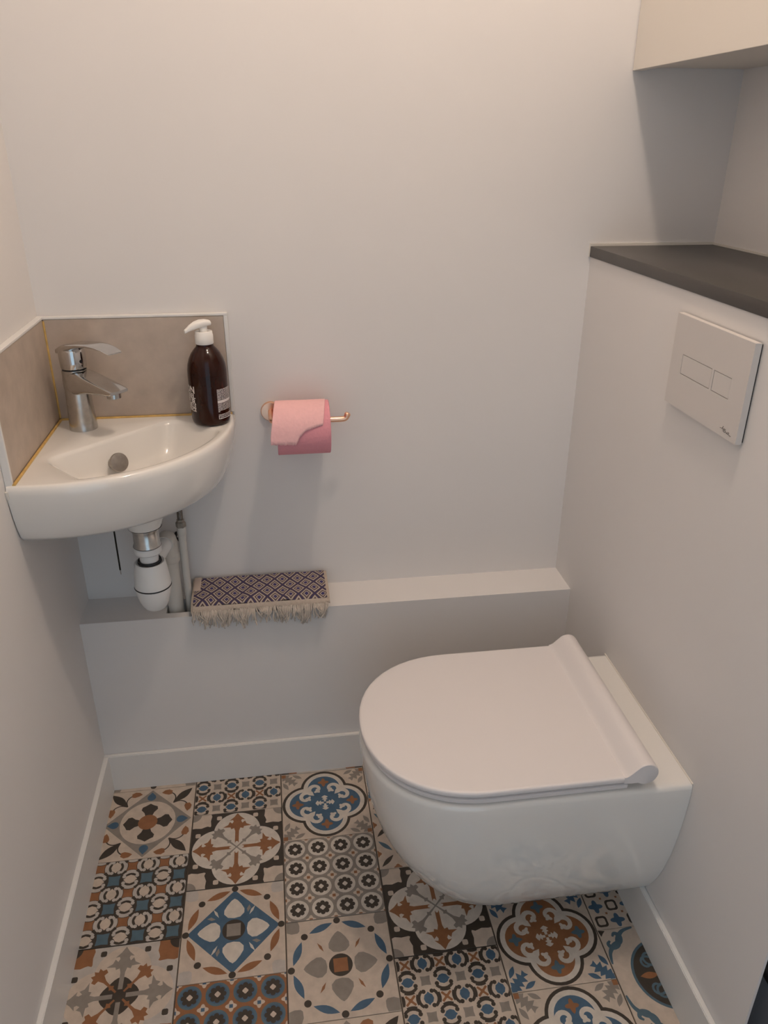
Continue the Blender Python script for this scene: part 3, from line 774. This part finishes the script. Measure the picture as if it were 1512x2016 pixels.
part('back_lettering', bm, M['label_ink'], th)

# ------------------------------------------------------------------ trap, waste pipe, water pipe
PX, PY = 0.1755, -0.172
th = thing('bottle_trap', 'white plastic bottle trap with chrome tailpiece under the washbasin', 'trap', (PX, PY, 0.53))
part('tailpiece', lathe([(0.030, 0.7150), (0.030, 0.7130), (0.0258, 0.7115), (0.0255, 0.7060), (0.0248, 0.7055), (0.0248, 0.6800), (0.0268, 0.6775), (0.0268, 0.6755)], PX, PY, 40), M['chrome_worn'], th, 40)
for pr in ([(0.0310, 0.7167), (0.0322, 0.7155), (0.0310, 0.7148)], [(0.0262, 0.6760), (0.0272, 0.6750), (0.0262, 0.6742)]):
    part('washer', lathe(pr, PX, PY, 36), M['gasket'], th, 50)
part('slip_nut', lathe([(0.0245, 0.6745), (0.0262, 0.6735), (0.0262, 0.6610), (0.0245, 0.6590), (0.0195, 0.6580)], PX, PY, 40), M['plastic'], th, 40)
part('inlet_tube', lathe([(0.0182, 0.660), (0.0182, 0.630)], PX, PY, 36), M['plastic'], th, 50)
part('inlet_seal', lathe([(0.0185, 0.6385), (0.0195, 0.6425), (0.0225, 0.6425), (0.0235, 0.6385)], PX, PY, 36), M['gasket'], th, 50)
part('upper_body', lathe([(0.0245, 0.6365), (0.0275, 0.6390), (0.0300, 0.6370), (0.0325, 0.6200), (0.0350, 0.5980), (0.0362, 0.5880), (0.0358, 0.5865)], PX, PY, 48), M['plastic'], th, 45)
part('body_seal', lathe([(0.0356, 0.5868), (0.0366, 0.5856), (0.0366, 0.5842), (0.0354, 0.5832)], PX, PY, 48), M['gasket'], th, 50)
part('cup', lathe([(0.006, 0.5295), (0.014, 0.5305), (0.0205, 0.5345), (0.0255, 0.5420), (0.0300, 0.5540), (0.0335, 0.5680), (0.0352, 0.5780), (0.0356, 0.5835)], PX, PY, 48), M['plastic'], th, 50)
arm = [(PX+0.006, PY+0.02, 0.632), (0.190, -0.12, 0.634), (0.1955, -0.085, 0.635)]
part('outlet_arm', tube(smoothpath(arm, 5), 0.0165, 20), M['plastic'], th, 60)
QX, QY = 0.1965, -0.056
th = thing('waste_pipe', 'aged white waste pipe with elbow running down into the ledge', 'pipe', (QX, QY, ZL))
part('elbow', tube(smoothpath([(0.1945, -0.098, 0.634), (0.1957, -0.078, 0.6345), (0.1963, -0.063, 0.629), (QX, QY, 0.612), (QX, QY, 0.590)], 6), 0.0192, 22), M['oldplastic'], th, 60)
part('collar', lathe([(0.0192, 0.5935), (0.0206, 0.592), (0.0206, 0.577), (0.0190, 0.574)], QX, QY, 30), M['oldplastic'], th, 40)
part('downpipe', tube([(QX, QY, 0.58), (0.1965, -0.0555, 0.402)], 0.0168, 24), M['oldplastic'], th, 60)
th = thing('water_pipe', 'slim white-painted water supply pipe with metal nut and braided hose', 'pipe', (0.2225, -0.049, ZL))
part('pipe', tube(smoothpath([(0.2262, -0.049, 0.652), (0.2255, -0.049, 0.58), (0.2250, -0.048, 0.50), (0.2250, -0.048, 0.402)], 5), 0.0082, 18), M['oldplastic'], th, 60)
part('sleeve', lathe([(0.0090, 0.632), (0.0096, 0.634), (0.0096, 0.650), (0.0085, 0.652)], 0.2262, -0.049, 24), M['oldplastic'], th, 40)
part('nut', lathe([(0.0088, 0.649), (0.0108, 0.651), (0.0108, 0.660), (0.0088, 0.663), (0.0078, 0.664), (0.0078, 0.668)], 0.2262, -0.049, 6), M['brass'], th, 20)
part('hose', tube(smoothpath([(0.2262, -0.049, 0.665), (0.2255, -0.049, 0.70), (0.216, -0.052, 0.74), (0.19, -0.06, 0.768)], 6), 0.0062, 16), M['steel'], th, 60)
th = thing('pipe_clip', 'small black wall screw between the two pipes', 'screw', (0.212, -0.002, 0.605))
part('shank', tube([(0.2085, -0.0005, 0.612), (0.2085, -0.022, 0.612), (0.2125, -0.026, 0.612), (0.2150, -0.026, 0.606)], 0.0022, 8), M['gasket'], th, 60)
part('head', disc_on(Vector((0.2085, -0.0005, 0.612)), Vector((0, -1, 0)), [(0.0045, 0.0), (0.0045, 0.002), (0.002, 0.003)], 14), M['gasket'], th, 40)

# ------------------------------------------------------------------ towel on the ledge
th = thing('hand_towel', 'folded blue and beige diamond-weave towel with a fringe on the ledge', 'towel', (0.38, -0.06, ZL))
rt = random.Random(11)
def towel_layer(x0, x1, prof, thick, wob=0.002, nx=56, uvs=None, name='fold', m=None, sm=60):
    """open cloth profile (y,z list) swept along x, thickened"""
    P = [(v.x, v.y) for v in smoothpath([(y, z, 0) for y, z in prof], 5)]
    al = [0]
    for a, b in zip(P[:-1], P[1:]): al.append(al[-1]+math.hypot(b[0]-a[0], b[1]-a[1]))
    bm = bmesh.new(); uvl = bm.loops.layers.uv.new('UVMap'); top = []; bot = []; UV = {}
    for i in range(nx+1):
        x = x0+(x1-x0)*i/nx; ph = i*0.31
        ra, rb_ = [], []
        for k, (y, z) in enumerate(P):
            a = P[max(k-1, 0)]; b = P[min(k+1, len(P)-1)]; t = Vector((b[0]-a[0], b[1]-a[1])).normalized(); n_ = Vector((-t.y, t.x))
            w = wob*(math.sin(ph+k*.25)*.6+math.sin(ph*2.3+1.3+k*.1)*.4)*(k/len(P))
            sk = 0.0035*math.sin(ph*.8)*(k/len(P))
            va = bm.verts.new((x+sk*.3, y+n_.x*0+w*.4-0.0, z+w)); vb = bm.verts.new((x+sk*.3, y-n_.x*thick+w*.4, z-n_.y*thick+w))
            ra.append(va); rb_.append(vb); UV[va] = (x, al[k]); UV[vb] = (x, al[k])
        top.append(ra); bot.append(rb_)
    n = len(P)
    def q(a, b, c, d):
        f = bm.faces.new((a, b, c, d))
        for l in f.loops: l[uvl].uv = (UV[l.vert][0]/0.0345, UV[l.vert][1]/0.0415+0.2)
    for i in range(nx):
        for k in range(n-1): q(top[i][k], top[i+1][k], top[i+1][k+1], top[i][k+1]); q(bot[i][k+1], bot[i+1][k+1], bot[i+1][k], bot[i][k])
        q(top[i+1][0], top[i][0], bot[i][0], bot[i+1][0]); q(top[i][n-1], top[i+1][n-1], bot[i+1][n-1], bot[i][n-1])
    for k in range(n-1): q(top[0][k], top[0][k+1], bot[0][k+1], bot[0][k]); q(top[nx][k+1], top[nx][k], bot[nx][k], bot[nx][k+1])
    return part(name, bm, m or M['towel'], th, sm)
z_ = ZL
# under layers (beige reverse sides show at both ends), then the patterned top layer
for k in range(4):
    e = 0.0015*k
    towel_layer(0.2415-e+0.001*(k % 2), 0.5285+e*0.6-0.002*(k % 2), [(-0.010-e*.5, z_+0.004+0.0068*k), (-0.05, z_+0.0048+0.0066*k), (-0.096, z_+0.0045+0.006*k)], 0.0035, 0.0008, name='under_fold', m=M['hem'])
towel_layer(0.2395, 0.5255, [(-0.006, z_+0.010), (-0.0045, z_+0.029), (-0.012, z_+0.0380), (-0.03, z_+0.0372), (-0.06, z_+0.0345), (-0.085, z_+0.0330), (-0.102, z_+0.0305), (-0.1085, z_+0.0265)], 0.003, 0.0028, name='top_fold')
towel_layer(0.2390, 0.5262, [(-0.1082, z_+0.0270), (-0.1112, z_+0.0225), (-0.1128, z_+0.0170)], 0.003, 0.0028, name='hem', m=M['hem'])
towel_layer(0.5225, 0.5315, [(-0.006, z_+0.008), (-0.0045, z_+0.028), (-0.012, z_+0.0362), (-0.05, z_+0.0338), (-0.09, z_+0.0306), (-0.108, z_+0.024), (-0.111, z_+0.015)], 0.003, 0.0012, nx=6, name='selvedge', m=M['hem'])
towel_layer(0.2345, 0.2425, [(-0.006, z_+0.008), (-0.0045, z_+0.027), (-0.012, z_+0.0368), (-0.05, z_+0.0330), (-0.09, z_+0.0290), (-0.108, z_+0.020), (-0.111, z_+0.012)], 0.003, 0.0012, nx=6, name='selvedge', m=M['hem'])
bm = B(0.2375, 0.2525, -0.060, -0.010, z_+0.0418, z_+0.0431)
for v in bm.verts: v.co.z += (-0.010-v.co.y)*-0.085
part('sewn_tag', bm, M['tag'], th)
bm = bmesh.new()
for k in range(190):
    x = 0.237+0.292*(k+rt.random())/190
    clump = math.sin(x*95)*.5+math.sin(x*41+1)*.5
    L_ = 0.023+0.016*rt.random()+0.007*clump
    if 0.375 < x < 0.392: L_ *= 0.55
    dx = rt.uniform(-0.006, 0.006)+0.009*math.cos(x*150)
    y0 = -0.1135-rt.random()*0.003; zz = z_+0.0185+rt.uniform(-.002, .002)
    pts = [(x, y0, zz), (x+dx*.2, y0-0.005-rt.random()*.005, zz-L_*.25), (x+dx*.7+rt.uniform(-.003, .003), y0-0.006-rt.random()*.007, zz-L_*.65), (x+dx+rt.uniform(-.004, .004), y0-0.004-rt.random()*.009, zz-L_)]
    r_ = rt.uniform(0.0010, 0.0016)
    tube(smoothpath(pts, 3), r_, 5, bm)
fr = part('fringe', bm, M['yarn'], th, 70); fr['kind'] = 'stuff'

# ------------------------------------------------------------------ toilet roll holder and roll
HZR = 0.8825; HYR = -0.074
th = thing('toilet_roll_holder', 'rose gold bar toilet roll holder screwed to the wall', 'roll holder', (0.428, 0, HZR))
part('wall_plate', disc_on(Vector((0.428, -0.0003, HZR)), Vector((0, -1, 0)), [(0.0195, 0.0), (0.0205, 0.001), (0.0205, 0.006), (0.0190, 0.008), (0.010, 0.0085)], 40), M['rose'], th, 40)
pth = smoothpath([(0.428, -0.006, HZR), (0.428, -0.045, HZR), (0.4285, -0.062, HZR), (0.433, -0.0715, HZR), (0.445, HYR, HZR), (0.48, HYR, HZR), (0.54, HYR, HZR), (0.568, HYR, HZR), (0.577, HYR, HZR+0.002), (0.5805, HYR, HZR+0.008)], 5)
part('bar', tube(pth, 0.0056, 20), M['rose'], th, 60)
part('end_cap', tube([(0.5795, HYR, HZR+0.006), (0.5815, HYR, HZR+0.0105), (0.5825, HYR, HZR+0.0125)], [0.0058, 0.0064, 0.0045], 20), M['rose'], th, 60)
th = thing('toilet_roll', 'pink toilet paper roll with a torn sheet hanging down', 'toilet roll', (0.49, HYR, 0.868))
RZ = 0.8685; RR = 0.0535; RX0, RX1 = 0.4385, 0.5435
def xring(x, r, n=56): return [(x, HYR+r*math.cos(2*PI*i/n), RZ+r*math.sin(2*PI*i/n)) for i in range(n)]
bm = bmesh.new(); rings(bm, [xring(RX0, .0212), xring(RX0, RR-.001), xring(RX0+.001, RR), xring(RX1-.001, RR), xring(RX1, RR-.001), xring(RX1, .0212), xring(RX0, .0212)], False, False)
bmesh.ops.remove_doubles(bm, verts=bm.verts, dist=1e-6)
part('paper_roll', bm, M['pink_a'], th, 40)
bm = bmesh.new(); rings(bm, [xring(RX0-.0005, .0196), xring(RX0-.0005, .0211), xring(RX1+.0005, .0211), xring(RX1+.0005, .0196), xring(RX0-.0005, .0196)], False, False)
part('core', bm, M['card'], th, 40)
# loose sheet: over the top, down the front, torn edge
bm = bmesh.new(); nx = 60
rt2 = random.Random(5)
def torn(u):
    zt = 0.8535 if u < 0.50 else (0.8535+0.011*(u-0.50)/0.05 if u < 0.55 else (0.8645+0.017*((u-0.55)/0.15)**.8 if u < 0.70 else 0.8815+0.008*(u-0.70)/0.3))
    return zt+rt2.uniform(-.0012, .0010)
cols = []
for i in range(nx+1):
    u = i/nx; zt = torn(u); c_ = []
    rr0 = RR+0.002; la = R(120)*rr0                      # arc over the top, then straight down
    tot = la+(RZ-zt) if zt < RZ else la-rr0*math.asin((zt-RZ)/rr0)
    for k in range(17):
        l_ = tot*k/16; f_ = min(1.0, l_/la); a = R(60)+f_*R(120); d_ = max(0.0, l_-la)
        rr = RR+0.0014+0.0010*f_*(1+math.sin(u*7+f_*4))
        c_.append((0.4385-0.013*f_**1.5+0.0995*u, HYR+rr*math.cos(a)-d_*0.15, RZ+rr*math.sin(a)-d_))
    cols.append(c_)
vv = []
for i in range(nx+1):
    zt = cols[i][-1][2]; row = []
    for (x, y, z) in cols[i]:
        row.append(bm.verts.new((x, y, z)))
    vv.append(row)
for i in range(nx):
    for k in range(len(vv[0])-1): bm.faces.new((vv[i][k], vv[i+1][k], vv[i+1][k+1], vv[i][k+1]))
sheet = part('loose_sheet', bm, M['pink_b'], th, 60)
sheet.modifiers.new('thickness', 'SOLIDIFY').thickness = 0.0006

# ------------------------------------------------------------------ waste bin in the niche beyond the cistern panel
th = thing('waste_bin', 'dark grey bin with black lid in the niche beyond the cistern box', 'bin', (1.235, -0.9, 0))
bm = B(1.132, 1.335, -1.02, -0.79, 0.0, 0.235, 0.012, 3); part('body', bm, M['binbody'], th, 40)
bm = B(1.126, 1.341, -1.03, -0.78, 0.2352, 0.252, 0.005, 2); part('lid', bm, M['binlid'], th, 40)
part('lid_handle', B(1.20, 1.26, -0.95, -0.86, 0.2523, 0.262, 0.004, 2), M['binlid'], th, 40)

# ------------------------------------------------------------------ ceiling lamp
th = thing('ceiling_lamp', 'small round ceiling lamp with warm bulb and white rim', 'lamp', (LAMP_POS[0], LAMP_POS[1], ZC))
part('rim', lathe([(0.055, ZC-0.0005), (0.055, ZC-0.018), (0.050, ZC-0.022), (0.047, ZC-0.018), (0.047, ZC-0.004)], LAMP_POS[0], LAMP_POS[1], 40, cap1=False), M['housing'], th, 40)
part('bulb', lathe([(0.045, ZC-0.006), (0.045, ZC-0.012), (0.030, ZC-0.020), (0.005, ZC-0.023)], LAMP_POS[0], LAMP_POS[1], 32), M['bulb'], th, 60)
ld = bpy.data.lights.new('lamp_light', 'POINT'); ld.energy = LAMP_W; ld.color = LAMP_COL; ld.shadow_soft_size = 0.045
lo = bpy.data.objects.new('lamp_light', ld); COL.objects.link(lo); lo.location = LAMP_POS
